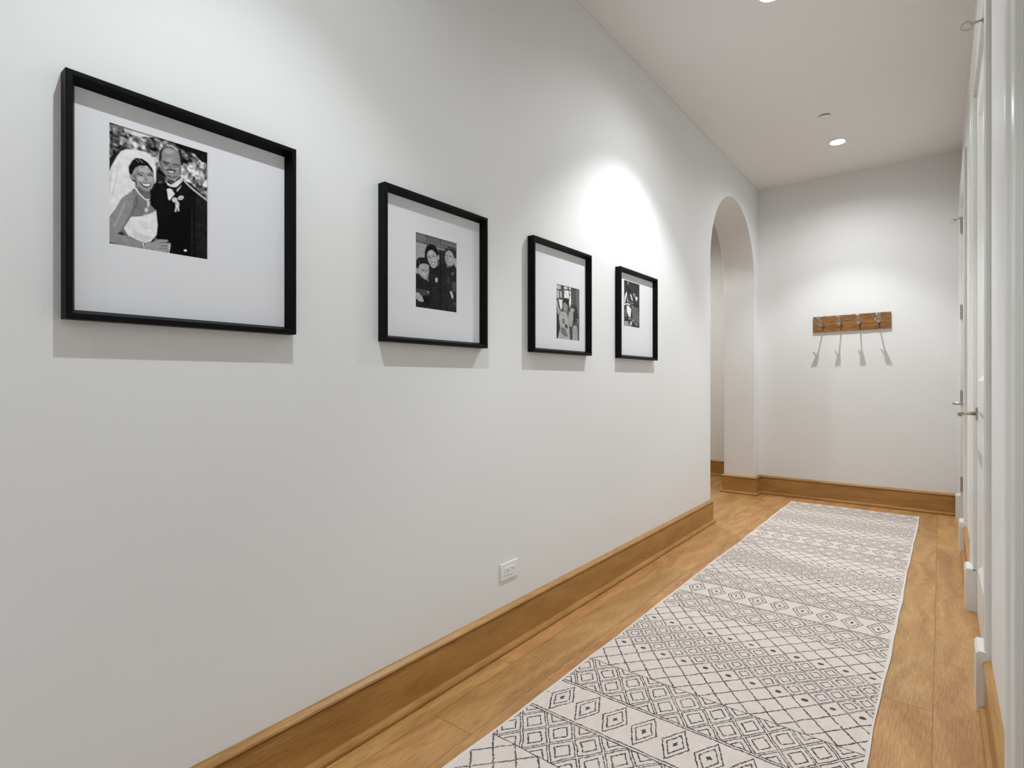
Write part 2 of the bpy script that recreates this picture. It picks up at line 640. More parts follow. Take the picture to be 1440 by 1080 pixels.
def door(idx, a, b, hinge_near, label, stop=True, gap_strip=False, hinges=True, handle=True):
    root = empty('door_%d' % idx, (WR, (a + b) / 2, 0), label, 'door', kind='structure')
    g = 0.012 + 0.003
    y0, y1, z0, z1 = a + g, b - g, 0.009, DH - g
    XF = WR + 0.0035
    T = 0.042
    bm = bmesh.new()
    # slab with recessed panels
    ys = [y0, y0 + 0.115, y1 - 0.115, y1]
    zs = [z0, z0 + 0.235, 0.98, 1.12, z1 - 0.13, z1]
    for i in range(3):
        for j in range(5):
            ya, yb, za, zb = ys[i], ys[i + 1], zs[j], zs[j + 1]
            if i == 1 and j in (1, 3):
                s, dep = 0.022, 0.014
                o = [(XF, ya, za), (XF, yb, za), (XF, yb, zb), (XF, ya, zb)]
                n = [(XF + dep, ya + s, za + s), (XF + dep, yb - s, za + s), (XF + dep, yb - s, zb - s), (XF + dep, ya + s, zb - s)]
                O = [bm.verts.new(p) for p in o]
                Nn = [bm.verts.new(p) for p in n]
                for k in range(4):
                    bm.faces.new((O[k], O[(k + 1) % 4], Nn[(k + 1) % 4], Nn[k]))
                bm.faces.new(Nn)
            else:
                bm.faces.new([bm.verts.new(p) for p in ((XF, ya, za), (XF, yb, za), (XF, yb, zb), (XF, ya, zb))])
    v = [(y0, z0), (y1, z0), (y1, z1), (y0, z1)]
    A = [bm.verts.new((XF, y, z)) for y, z in v]
    B = [bm.verts.new((XF + T, y, z)) for y, z in v]
    for i in range(4):
        bm.faces.new((A[i], A[(i + 1) % 4], B[(i + 1) % 4], B[i]))
    bm.faces.new(B)
    bmesh.ops.remove_doubles(bm, verts=bm.verts[:], dist=1e-5)
    part(bm, 'door_slab', M_DOOR, root)
    hy = y0 - 0.0015 if hinge_near else y1 + 0.0015
    sgn = 1 if hinge_near else -1
    hx = WR - 0.006
    for zc in ((0.30, 0.985, 1.665, 2.345) if hinges else ()):
        bm = bmesh.new()
        for k in range(5):
            za = zc - 0.055 + k * 0.0222
            tube(bm, [(hx, hy, za), (hx, hy, za + 0.0206)], 0.0075, 14)
        tube(bm, [(hx, hy, zc - 0.061), (hx, hy, zc + 0.062)], [0.0045, 0.0045], 12)
        bx(bm, hx + 0.002, XF + 0.0002, hy - 0.0012, hy + 0.0012, zc - 0.055, zc + 0.055)
        part(bm, 'hinge', M_NICK, root)
    if stop:
        zt = 2.345 + 0.066
        st = part(_tube_bm([(hx, hy, zt), (hx - 0.018, hy - 0.004 * sgn, zt - 0.003), (hx - 0.046, hy - 0.012 * sgn, zt - 0.010)], 0.0042),
                  'door_stop', M_NICK, root, smooth=True)
        bm = bmesh.new()
        c = Vector((hx - 0.054, hy - 0.015 * sgn, zt - 0.013))
        tube(bm, [c + Vector((0.017 * math.cos(t), 0.004 * math.sin(t), 0.017 * math.sin(t))) for t in
                  [2 * math.pi * k / 24 for k in range(24)]], 0.0032, 10, True)
        o = part(bm, 'rubber_bumper', M_RUBBER, root, smooth=True)
        o.parent = st
        bm = bmesh.new()
        tube(bm, [(hx, hy, zt - 0.012), (hx, hy, zt + 0.006)], 0.0095, 14)
        o = part(bm, 'pin_collar', M_NICK, root)
        o.parent = st
    # lever handle on the other stile
    ly = (y1 - 0.062) if hinge_near else (y0 + 0.062)
    lz = 0.965
    if handle:
     bm = bmesh.new()
     bx(bm, XF - 0.008, XF, ly - 0.024, ly + 0.024, lz - 0.030, lz + 0.030)
     rose = part(bm, 'handle_rose', M_NICK, root, bevel=0.002)
     bm = bmesh.new()
     P = [(XF - 0.006, ly, lz), (XF - 0.040, ly, lz), (XF - 0.058, ly - 0.004 * sgn, lz), (XF - 0.066, ly - 0.016 * sgn, lz),
          (XF - 0.067, ly - 0.05 * sgn, lz), (XF - 0.067, ly - 0.118 * sgn, lz - 0.001)]
     tube(bm, P, [0.0095, 0.0085, 0.0085, 0.0085, 0.0085, 0.0095], 18)
     lv = part(bm, 'lever', M_NICK, root, smooth=False)
     for p in lv.data.polygons:
         p.use_smooth = len(p.vertices) == 4
     rose.parent = lv
    if gap_strip:
        bm = bmesh.new()
        bx(bm, XF - 0.0008, XF + 0.001, y1 - 0.003, y1 + 0.001, 1.30, 1.47)  # thin dark strip added to stand for the dark gap between slab and jamb
        part(bm, 'dark_gap_strip', M_SLOT, root)
    return root


def _tube_bm(pts, r, n=12):
    bm = bmesh.new()
    tube(bm, pts, r, n)
    return bm


casing(1, *DOORS[0], 'white moulded casing with plinth blocks around the nearest doorway on the right')
casing(2, *DOORS[1], 'white moulded casing with plinth blocks around the middle doorway on the right')
casing(3, *DOORS[2], 'white moulded casing with plinth blocks around the farthest doorway on the right')
door(1, *DOORS[0], False, 'nearest white panelled door at the right edge of the view', stop=False, gap_strip=True, hinges=False, handle=False)
door(2, *DOORS[1], True, 'middle white panelled door on the right wall, hinged on its near side')
door(3, *DOORS[2], False, 'farthest white panelled door on the right wall, hinged beside the end wall')

# ------------------------------------------------------------------ recessed lamps and sprinkler cover
LL = ['recessed ceiling light nearest the end wall and the coat rack',
      'recessed ceiling light cut by the top edge of the photo',
      'recessed ceiling light over the wedding picture, outside the frame',
      'recessed ceiling light behind the viewer',
      'recessed ceiling light in the side room beyond the arch']
for (x, y, w1_, w2_, tilt_, cc), lab in zip(LAMPS, LL):
    root = empty('recessed_light', (x, y, CEIL), lab, 'ceiling light', 'recessed ceiling lights')
    bm = bmesh.new()
    lathe(bm, [(0.050, CEIL - 0.0005), (0.052, CEIL - 0.006), (0.056, CEIL - 0.008), (0.066, CEIL - 0.004), (0.067, CEIL), (0.050, CEIL)], (x, y))
    part(bm, 'trim_ring', M_TRIMRING, root, smooth=True)
    bm = bmesh.new()
    lathe(bm, [(0, CEIL - 0.0050), (0.030, CEIL - 0.0048), (0.0505, CEIL - 0.002), (0.0505, CEIL - 0.0002), (0, CEIL - 0.0002)], (x, y))
    part(bm, 'lens', M_LENS, root, smooth=True)

sx, sy = -0.66, 4.523
root = empty('sprinkler_cover', (sx, sy, CEIL), 'small round white sprinkler cover on the ceiling just before the far lamp', 'sprinkler')
bm = bmesh.new()
lathe(bm, [(0, CEIL - 0.0100), (0.037, CEIL - 0.0100), (0.0385, CEIL - 0.0085), (0.0385, CEIL - 0.0075), (0, CEIL - 0.0075)], (sx, sy))
part(bm, 'cover_plate', M_CEIL, root)
bm = bmesh.new()
lathe(bm, [(0, CEIL - 0.0076), (0.033, CEIL - 0.0076), (0.034, CEIL), (0, CEIL)], (sx, sy))
part(bm, 'recess_cup', M_SLOT, root)

# ------------------------------------------------------------------ runner rug
bm = bmesh.new()
HW, HL = RUG_W / 2, (RUG_Y1 - RUG_Y0) / 2
NY, NX = 240, 14
hgt = 0.007
rows = []
for j in range(NY + 1):
    y = -HL + 2 * HL * j / NY
    wv_ = 0.0022 * math.sin(y * 3.1) + 0.0016 * math.sin(y * 7.7 + 1) + 0.0012 * math.sin(y * 17)
    row = []
    for i in range(NX + 1):
        s = -1 + 2 * i / NX
        xx = s * HW + wv_ * s
        yy = y + (0.004 * math.sin(i * 2.4) if j == NY else 0)
        zz = hgt + 0.0007 * math.sin(y * 5 + s * 3)
        row.append(bm.verts.new((xx, yy, zz)))
    rows.append(row)
for j in range(NY):
    for i in range(NX):
        bm.faces.new((rows[j][i], rows[j][i + 1], rows[j + 1][i + 1], rows[j + 1][i]))
res = bmesh.ops.extrude_face_region(bm, geom=bm.faces[:])
for v in [g_ for g_ in res['geom'] if isinstance(g_, bmesh.types.BMVert)]:
    v.co.z = 0.0006
rug = finish(bm, 'runner_rug', M_RUG)
rug.location = (RUG_X, RUG_Y, 0)
rug.rotation_euler = (0, 0, -0.0085)
tag(rug, 'long cream runner rug with dark hand drawn diamond pattern on the oak floor', 'rug')

# ------------------------------------------------------------------ wall outlet
oy, oz = 1.8335, 0.3245
root = empty('wall_outlet', (WL, oy, oz), 'white horizontal duplex power outlet low on the left wall above the baseboard', 'outlet')
bm = bmesh.new()
bx(bm, WL, WL + 0.0065, oy - 0.0595, oy + 0.0595, oz - 0.035, oz + 0.035)
pl = part(bm, 'face_plate', M_OUT, root, bevel=0.0025)
bm = bmesh.new()
bx(bm, WL + 0.004, WL + 0.0085, oy - 0.033, oy + 0.033, oz - 0.0165, oz + 0.0165)
rc = part(bm, 'receptacle', M_OUT, root, bevel=0.001)
for s in (-1, 1):
    bm = bmesh.new()
    c = oy + s * 0.0165
    bx(bm, WL + 0.0083, WL + 0.0088, c - 0.006, c + 0.003, oz + 0.005, oz + 0.0068)
    bx(bm, WL + 0.0083, WL + 0.0088, c - 0.006, c + 0.001, oz - 0.0068, oz - 0.005)
    tube(bm, [(WL + 0.0083, c + 0.0085, oz), (WL + 0.0088, c + 0.0085, oz)], 0.0026, 12)
    part(bm, 'socket_slots', M_SLOT, root).parent = rc
    bm = bmesh.new()
    tube(bm, [(WL + 0.006, oy + s * 0.048, oz), (WL + 0.0074, oy + s * 0.048, oz)], 0.003, 14)
    part(bm, 'screw', M_OUT, root).parent = pl

# ------------------------------------------------------------------ coat rack
RX0, RX1, RZ0, RZ1 = -0.951, -0.345, 1.5785, 1.7235
rc_x, rc_z = (RX0 + RX1) / 2, (RZ0 + RZ1) / 2
rack = empty('coat_rack', (rc_x, Y_END, rc_z), 'weathered brown wooden board with four chrome coat hooks on the end wall', 'coat rack')
rack.rotation_euler = (0, -0.012, 0)
bm = bmesh.new()
nx, nz = 26, 6
f_, b2 = [], []
HWX, HHZ = (RX1 - RX0) / 2, (RZ1 - RZ0) / 2
for i in range(nx + 1):
    fr, bk = [], []
    for k in range(nz + 1):
        xx = -HWX + 2 * HWX * i / nx
        zz = -HHZ + 2 * HHZ * k / nz
        ed = (0.0012 * math.sin(i * 1.9) + 0.001 * math.sin(i * 3.7)) * (1 if k == nz else (-1 if k == 0 else 0))
        fr.append(bm.verts.new((xx, -0.019 + 0.0008 * math.sin(i * 1.3 + k * 2.1), zz + ed)))
        bk.append(bm.verts.new((xx, -0.0005, zz + ed)))
    f_.append(fr)
    b2.append(bk)
for G in (f_, b2):
    for i in range(nx):
        for k in range(nz):
            bm.faces.new((G[i][k], G[i + 1][k], G[i + 1][k + 1], G[i][k + 1]))
for i in range(nx):
    for k in (0, nz):
        bm.faces.new((f_[i][k], f_[i + 1][k], b2[i + 1][k], b2[i][k]))
for k in range(nz):
    for i in (0, nx):
        bm.faces.new((f_[i][k], f_[i][k + 1], b2[i][k + 1], b2[i][k]))
finish(bm, 'board', M_RACK, rack)


def strap(bm, pts, widths, th):
    """pts in local (x, y, z); flat strap, width across x"""
    pts = [Vector(p) for p in pts]
    rings = []
    for i, p in enumerate(pts):
        d = (pts[min(i + 1, len(pts) - 1)] - pts[max(i - 1, 0)]).normalized()
        side = Vector((1, 0, 0))
        side = (side - d * side.dot(d)).normalized()
        nn = d.cross(side)
        wd = widths[i]
        rings.append([bm.verts.new(p + side * a * wd / 2 + nn * b * th / 2) for a, b in
                      ((-1, -0.5), (-0.7, -1), (0.7, -1), (1, -0.5), (1, 0.5), (0.7, 1), (-0.7, 1), (-1, 0.5))])
    for A, B in zip(rings[:-1], rings[1:]):
        for k in range(8):
            bm.faces.new((A[k], A[(k + 1) % 8], B[(k + 1) % 8], B[k]))
    bm.faces.new(rings[0][::-1])
    bm.faces.new(rings[-1])


def bez(P, n=14):
    """Catmull-Rom through P (tuples of any length)"""
    P = [np.array(p, float) for p in P]
    P = [2 * P[0] - P[1]] + P + [2 * P[-1] - P[-2]]
    out = []
    for i in range(1, len(P) - 2):
        for t in np.linspace(0, 1, n, endpoint=False):
            out.append(0.5 * ((2 * P[i]) + (-P[i - 1] + P[i + 1]) * t + (2 * P[i - 1] - 5 * P[i] + 4 * P[i + 1] - P[i + 2]) * t * t
                              + (-P[i - 1] + 3 * P[i] - 3 * P[i + 1] + P[i + 2]) * t ** 3))
    out.append(P[-2])
    return out


for hx_, lean, tw in ((-0.868, -0.010, -0.012), (-0.723, -0.006, -0.012), (-0.577, 0.0, -0.010), (-0.433, 0.006, -0.012)):
    X0 = hx_ - rc_x
    zb = -0.022
    C = bez([(0, -0.019, zb, 0.015, 0), (0, -0.034, zb - 0.006, 0.011, 0), (lean * 0.3, -0.085, zb - 0.009, 0.010, 0),
             (lean * 0.6, -0.122, zb - 0.003, 0.013, 0), (lean * 0.8, -0.150, zb + 0.006, 0.030, 0), (lean, -0.178, zb + 0.024, 0.036, 0),
             (lean, -0.197, zb + 0.048, 0.034, 0), (lean, -0.203, zb + 0.068, 0.028, 0)], 6)
    bm = bmesh.new()
    strap(bm, [(X0 + c[0], c[1], c[2]) for c in C], [c[3] for c in C], 0.0042)
    # small second prong leaving the shaft
    D = bez([(lean * 0.6, -0.132, zb + 0.000, 0.010), (lean * 0.6 + tw, -0.140, zb + 0.012, 0.010), (lean * 0.6 + tw * 2.4, -0.136, zb + 0.034, 0.008)], 5)
    strap(bm, [(X0 + c[0], c[1], c[2]) for c in D], [c[3] for c in D], 0.004)
    hk = finish(bm, 'coat_hook', M_CHROME, rack, smooth=True)
    bm = bmesh.new()
    tube(bm, [(X0 + 0.004, -0.0185, zb - 0.004), (X0 + 0.004, -0.0235, zb - 0.004)], [0.0085, 0.006], 14)
    tube(bm, [(X0 + 0.002, -0.0185, zb + 0.020), (X0 + 0.002, -0.0215, zb + 0.020)], [0.005, 0.004], 12)
    finish(bm, 'screw', M_IRON, hk)
PRINTS = {
"wedding": [
(225,[142,9,383,10,451,15,383,34,264,57,225,56,174,47]),
(205,[130,1,225,2,225,44,161,51]),
(25,[692,3,1000,0,1000,108,917,110,841,58,766,43]),
(35,[0,329,49,270,142,186,149,210,73,298,24,392,0,479]),
(45,[444,323,521,329,549,360,444,385]),
(232,[0,502,37,366,86,271,123,217,174,189,264,170,357,169,417,202,449,267,449,396,431,400,424,341,397,274,317,234,238,261,193,326,193,385,225,437,254,442,254,490,161,570,86,680,12,793,0,796]),
(210,[0,548,37,400,55,373,24,589,6,754,0,755]),
(214,[93,339,74,471,31,632,42,632,85,471,104,337]),
(130,[161,572,238,527,264,463,284,507,357,569,390,570,451,616,449,666,357,690,212,739,149,832,111,897,86,738]),
(110,[264,469,284,513,357,563,390,556,394,488,317,487]),
(147,[161,572,238,543,264,583,248,658,212,734,161,818,130,882,225,913,337,936,350,1000,264,1008,136,999,0,963,0,819,86,680,130,600]),
(120,[242,586,223,684,169,788,110,881,124,888,184,794,240,686,260,585]),
(168,[151,627,107,730,51,845,71,851,127,734,172,631]),
(95,[252,569,265,606,243,657,254,659,276,605,263,564]),
(28,[0,969,142,992,98,999,0,1000]),
(45,[92,891,136,872,161,900,206,895,149,900,111,900]),
(120,[142,833,176,871,215,891,176,903,142,886]),
(20,[394,470,427,416,549,382,598,461,714,314,810,336,902,393,1000,457,1000,1000,577,995,594,909,465,884,440,863,465,761,451,641,397,603]),
(6,[479,709,780,535,798,544,798,996,634,993,598,905,465,871]),
(36,[848,405,1000,457,1000,1000,853,1001]),
(45,[808,517,808,994,819,993,819,514]),
(34,[480,699,782,544,779,539,478,694]),
(165,[707,318,759,354,834,395,986,462,998,446,847,379,772,339,721,303]),
(215,[722,320,778,365,869,402,987,455,991,450,873,397,783,360,726,316]),
(230,[212,739,330,708,410,667,449,639,465,761,454,849,397,914,343,935,264,918,187,896,149,843]),
(214,[225,829,330,870,397,871,397,895,343,929,251,908]),
(212,[280,762,328,814,410,800,410,791,332,806,287,756]),
(236,[249,494,279,529,326,562,355,575,391,561,389,551,358,563,334,552,288,520,259,486]),
(215,[387,593,386,608,382,620,377,628,371,629,366,624,362,613,361,598,362,583,366,571,371,563,377,562,382,567,386,578]),
(205,[375,650,373,659,368,667,361,672,352,674,345,671,340,666,338,658,340,649,345,641,352,636,361,634,368,636,373,642]),
(160,[341,935,410,917,479,881,560,872,571,880,560,891,493,910,585,895,598,903,585,914,507,931,571,925,580,935,565,946,493,960,551,957,558,967,549,977,410,1000,343,996]),
(60,[482,911,556,896,556,892,482,907]),
(60,[493,936,570,924,570,920,493,933]),
(60,[479,964,548,956,549,952,479,961]),
(240,[319,941,332,968,332,1001,344,999,344,964,330,935]),
(70,[333,940,344,996,348,995,337,939]),
(24,[196,373,194,326,225,270,258,240,317,232,370,251,410,289,431,333,410,313,370,283,303,292,258,319,232,358,225,383,210,393]),
(150,[282,248,321,266,325,260,286,242]),
(165,[256,254,282,275,286,271,260,250]),
(160,[199,395,225,383,251,323,310,291,383,296,424,334,435,399,410,460,373,496,323,492,277,466,258,429,225,427,206,423]),
(185,[284,315,357,303,397,311,383,338,290,349]),
(176,[357,369,390,367,424,371,410,411,363,404]),
(188,[335,396,332,405,324,414,313,420,300,423,288,422,280,418,277,410,280,401,288,392,300,386,313,383,324,384,332,388]),
(118,[225,389,258,369,271,462,319,491,284,477,254,430]),
(50,[267,381,289,374,317,379,321,370,291,365,266,372]),
(50,[368,363,396,352,417,358,422,350,398,343,366,355]),
(80,[264,364,303,351,335,358,338,353,304,346,264,359]),
(90,[363,346,396,335,420,341,423,336,397,330,363,341]),
(110,[369,393,367,396,363,399,356,402,349,404,343,404,338,403,337,401,338,398,343,394,349,392,356,390,363,390,367,391]),
(55,[293,433,327,434,400,420,397,447,357,468,314,458]),
(240,[303,436,330,438,394,425,389,444,354,456,322,450]),
(92,[476,205,482,129,514,81,563,45,634,28,689,54,715,123,714,187,699,197,677,127,627,71,549,80,509,128,495,200,493,237]),
(195,[547,64,602,56,656,77,692,121,707,109,669,64,609,41,550,49]),
(40,[698,109,705,190,717,186,709,106]),
(128,[476,217,493,213,500,267,486,252]),
(148,[489,202,504,130,535,88,577,66,648,74,689,124,701,197,701,273,670,321,620,346,577,348,535,314,504,272]),
(172,[528,107,577,81,634,88,620,117,549,130]),
(160,[621,159,617,165,606,169,592,172,578,172,565,171,557,167,555,162,560,157,570,152,584,149,599,149,611,151,619,154]),
(118,[503,160,493,238,522,306,533,300,506,234,516,158]),
(172,[571,249,569,254,564,259,556,263,547,266,539,265,534,263,532,259,534,253,539,248,547,244,556,242,564,242,569,244]),
(168,[673,232,671,239,666,245,659,250,652,252,645,251,640,247,638,241,640,234,645,227,652,222,659,220,666,222,671,226]),
(116,[685,113,690,199,674,279,687,277,703,197,698,109]),
(42,[476,211,480,148,500,102,518,88,504,130,497,206]),
(38,[666,70,692,63,717,129,714,189,701,194,689,127]),
(175,[600,173,597,177,591,182,582,186,572,188,563,189,556,188,554,184,556,180,563,175,572,171,582,169,591,168,597,169]),
(42,[511,210,554,214,579,210,580,200,557,204,516,200]),
(42,[612,211,648,205,685,203,687,194,649,196,613,202]),
(70,[519,224,564,229,567,221,522,217]),
(70,[619,227,680,218,681,212,620,221]),
(130,[577,210,602,209,617,246,577,251]),
(60,[542,268,591,252,648,251,631,284,577,288]),
(225,[556,272,591,269,631,264,622,280,584,285]),
(85,[553,319,605,328,664,305,662,297,606,319,558,310]),
(75,[556,348,634,346,699,286,692,326,598,386]),
(228,[539,340,556,377,598,389,704,304,714,331,656,395,612,410,563,400,546,373]),
(20,[556,402,612,407,651,398,714,338,724,356,660,422,643,451,628,429,560,419]),
(232,[553,436,584,420,637,458,580,530,567,517]),
(225,[651,424,707,364,692,395,656,439]),
(215,[663,507,660,517,652,527,640,534,628,536,616,534,608,528,605,519,608,509,616,499,628,492,640,490,652,491,660,498]),
(220,[726,467,725,476,719,486,708,495,694,502,681,504,670,503,664,497,664,488,671,478,682,469,695,463,709,460,720,461]),
(205,[682,543,680,558,673,571,665,579,655,581,646,576,640,566,638,552,640,538,646,525,655,517,665,515,673,519,680,529]),
(218,[648,548,631,615,649,615,666,548]),
(218,[654,550,666,608,683,602,671,544]),
(110,[681,495,715,475,713,471,679,491]),
(250,[761,935,759,940,754,944,747,947,739,948,732,948,727,945,726,941,727,936,732,932,739,929,747,927,754,928,759,931]),
],
"family": [
(125,[0,0,1000,0,1001,95,1,141]),
(112,[262,5,569,4,570,96,263,112]),
(60,[-1,127,261,125,503,123,507,114,265,117,2,119]),
(70,[257,2,258,113,268,112,267,0]),
(60,[575,3,576,102,594,99,593,0]),
(70,[601,89,999,87,1002,79,604,82]),
(80,[-1,43,999,44,1001,40,1,39]),
(165,[1,149,263,142,266,527,3,558]),
(135,[0,202,242,196,244,191,2,197]),
(135,[1,266,243,255,244,251,2,262]),
(135,[51,168,52,363,60,362,59,167]),
(55,[549,167,724,163,726,372,550,395]),
(140,[505,137,690,134,680,161,516,160]),
(46,[307,449,390,427,507,400,589,340,726,370,794,464,787,999,311,1005]),
(26,[217,365,229,231,263,169,346,120,441,122,516,178,560,227,554,296,511,387,401,438,306,401,255,384]),
(172,[270,268,299,221,389,187,474,221,519,282,518,362,490,402,443,432,380,428,327,386,287,337]),
(186,[455,315,452,325,443,334,429,340,414,342,400,339,391,333,387,324,391,314,400,305,414,299,429,297,442,300,452,306]),
(190,[395,232,391,241,380,249,363,255,344,258,327,257,316,251,312,244,316,235,327,226,344,220,362,218,379,219,391,224]),
(40,[307,449,338,409,390,429,443,435,518,386,540,445,508,498,359,516]),
(60,[304,312,350,306,349,296,304,303]),
(60,[401,285,456,275,454,265,399,275]),
(80,[296,294,346,282,344,278,295,289]),
(80,[396,261,451,251,450,246,395,256]),
(140,[366,309,371,350,408,349,409,344,379,347,375,307]),
(95,[367,367,456,355,439,389,401,394]),
(232,[377,371,445,363,426,382,401,385]),
(165,[560,268,558,285,552,300,544,308,534,310,525,303,519,290,517,274,519,256,525,242,533,233,543,232,552,238,558,251]),
(215,[522,580,519,594,510,606,498,614,485,615,473,610,465,600,462,587,464,573,473,561,485,553,498,552,510,556,518,567]),
(120,[506,584,505,591,503,596,498,599,493,600,489,598,486,593,485,587,486,580,489,575,493,571,498,571,502,573,505,578]),
(14,[571,170,573,995,589,993,587,168]),
(30,[731,447,755,719,735,997,771,995,791,716,767,442]),
(42,[32,448,40,376,92,332,234,317,300,344,321,390,286,404,214,395,132,414,92,452,82,483,43,482]),
(85,[82,360,102,440,122,436,102,355]),
(170,[82,477,112,428,163,408,234,401,313,403,322,496,287,572,252,608,194,601,133,566,89,530]),
(165,[83,501,80,514,73,524,63,531,51,532,41,528,33,519,31,507,33,495,40,484,51,477,62,476,73,480,80,489]),
(190,[247,529,244,537,235,543,222,548,207,550,194,548,185,544,182,537,185,529,194,522,207,517,222,516,235,517,244,522]),
(60,[152,499,209,497,211,488,154,490]),
(60,[248,495,297,486,296,478,246,486]),
(90,[142,482,209,478,210,473,143,477]),
(110,[222,496,231,531,239,530,231,495]),
(75,[170,560,260,563,246,584,194,583]),
(225,[184,564,252,567,235,578,198,578]),
(44,[3,575,69,541,133,578,256,614,339,639,393,731,414,838,342,966,238,993,0,1000]),
(78,[18,739,298,746,330,798,176,824,15,792]),
(30,[135,828,320,847,383,805,321,962,217,916]),
(172,[11,798,90,794,165,837,205,891,176,910,95,906,11,863]),
(62,[684,179,713,125,813,80,938,82,987,123,986,219,917,237,893,174,813,135,724,161,691,209]),
(100,[749,131,857,97,944,121,956,110,860,85,743,121]),
(172,[689,240,720,171,802,133,882,163,924,227,929,283,883,337,782,355,714,318]),
(178,[917,241,986,219,987,365,941,345,917,298]),
(190,[873,253,869,261,858,269,842,274,824,277,807,275,796,271,792,264,796,256,807,248,823,242,841,240,858,241,869,246]),
(60,[707,227,747,222,747,213,707,218]),
(60,[796,227,850,220,850,211,796,219]),
(110,[760,230,756,275,765,274,769,229]),
(80,[735,308,813,306,817,296,738,297]),
(225,[747,302,810,300,811,295,748,297]),
(50,[715,386,771,382,918,325,994,390,1000,1000,753,1002,728,647]),
(82,[863,570,996,555,997,696,887,700]),
(75,[888,846,998,836,999,907,888,909]),
(95,[916,450,913,462,904,473,892,480,877,482,865,478,856,469,852,457,856,445,864,434,877,427,891,426,904,429,913,438]),
(82,[799,552,797,574,791,592,782,603,772,604,763,595,757,578,754,557,756,535,762,517,771,506,781,505,790,513,797,530]),
(195,[809,708,864,696,898,756,892,801,860,795]),
(215,[282,756,309,780,322,774,294,751]),
(215,[489,997,571,998,573,991,491,990]),
],
"brothers": [
(80,[0,0,673,2,675,459,0,484]),
(190,[27,18,208,16,208,91,27,103]),
(215,[337,18,478,19,478,64,337,72]),
(225,[529,14,621,13,621,56,543,62]),
(235,[346,93,529,84,544,225,346,231]),
(200,[43,125,134,122,129,260,48,264]),
(190,[167,127,243,124,243,240,167,247]),
(228,[107,279,263,278,263,404,208,474,167,400]),
(220,[558,81,624,81,624,145,558,146]),
(228,[558,163,627,160,633,314,573,405,544,321]),
(100,[262,2,326,4,327,315,263,296]),
(110,[40,145,188,232,200,228,51,141]),
(120,[368,112,467,206,478,204,379,110]),
(95,[638,5,1000,4,1006,1000,642,994]),
(115,[820,6,976,9,973,488,882,444]),
(70,[660,349,733,320,836,335,906,417,898,606,734,703,675,558]),
(62,[0,484,59,527,126,594,167,783,86,991,0,996]),
(176,[113,511,305,485,445,506,516,617,546,763,590,990,81,991,181,782,126,618]),
(165,[5,282,64,313,126,427,208,492,154,580,80,549,64,479]),
(60,[132,521,110,594,126,594,148,521]),
(165,[530,518,616,401,674,384,807,418,719,468,719,605,647,758,560,738,516,593]),
(58,[304,322,327,272,394,246,487,258,536,322,516,360,445,339,382,304,318,339]),
(150,[293,378,318,333,382,307,450,341,496,374,479,455,417,511,338,485,299,438]),
(100,[317,391,354,390,356,384,319,385]),
(100,[392,397,443,399,447,393,396,391]),
(90,[344,473,409,478,413,472,349,467]),
(95,[261,624,333,614,366,651,355,700,277,702]),
(165,[333,658,331,666,325,674,316,678,306,678,297,675,291,669,288,661,291,652,297,645,306,641,316,640,324,643,331,650]),
(85,[347,749,412,697,497,741,480,791,395,777]),
(125,[208,787,277,768,418,819,489,914,469,939,376,933,228,864]),
(70,[203,788,223,866,371,935,380,931,233,863,214,786]),
(70,[274,770,428,826,436,822,281,766]),
(85,[560,750,676,732,692,986,590,990]),
(165,[691,756,779,698,883,720,920,819,921,999,692,992]),
(170,[853,589,915,594,906,668,933,667,941,589,864,578]),
(120,[875,797,890,872,908,870,893,795]),
],
"play": [
(66,[0,0,1000,0,998,303,-2,295]),
(200,[245,26,266,70,301,65,280,21]),
(140,[208,72,233,101,250,98,225,69]),
(140,[314,63,338,104,355,102,331,60]),
(58,[216,132,393,131,428,228,233,242]),
(215,[44,518,66,364,146,267,209,251,215,323,145,396,110,484]),
(150,[215,342,337,446,319,471,197,454]),
(212,[31,528,162,496,319,490,415,516,400,531,196,522,58,554]),
(205,[388,283,452,276,499,310,570,406,523,422,437,346]),
(190,[568,240,644,250,699,310,626,302]),
(170,[638,255,786,270,797,261,650,246]),
(220,[706,322,791,291,866,311,839,383,779,393]),
(110,[337,446,552,458,588,487,408,491]),
(60,[570,457,921,449,958,524,587,556]),
(175,[581,466,577,471,567,476,552,479,536,480,522,478,512,475,508,470,512,465,522,461,536,458,553,457,567,458,577,461]),
(232,[189,565,249,535,390,567,464,613,435,714,413,796,300,764,213,675]),
(130,[119,631,178,615,195,725,160,801,118,753]),
(110,[515,529,606,518,660,552,883,553,975,741,956,870,843,900,695,854,549,797,497,611]),
(135,[577,544,572,559,560,571,542,578,523,579,506,574,494,563,490,549,494,535,506,523,524,515,543,514,560,520,572,530]),
(160,[726,555,723,562,715,568,703,571,690,572,679,570,670,565,668,558,671,552,679,546,691,542,704,542,715,544,724,549]),
(170,[69,890,299,884,333,974,69,978]),
(70,[214,913,284,948,313,940,243,905]),
(150,[488,812,478,819,450,825,410,830,365,832,326,830,298,826,289,820,298,813,326,807,366,803,410,801,450,802,478,806]),
(200,[448,857,531,892,494,937,422,983,387,928]),
(160,[513,817,622,826,640,882,556,872]),
(165,[640,869,861,915,861,940,768,934]),
(150,[351,942,422,952,422,992,351,989]),
],
}


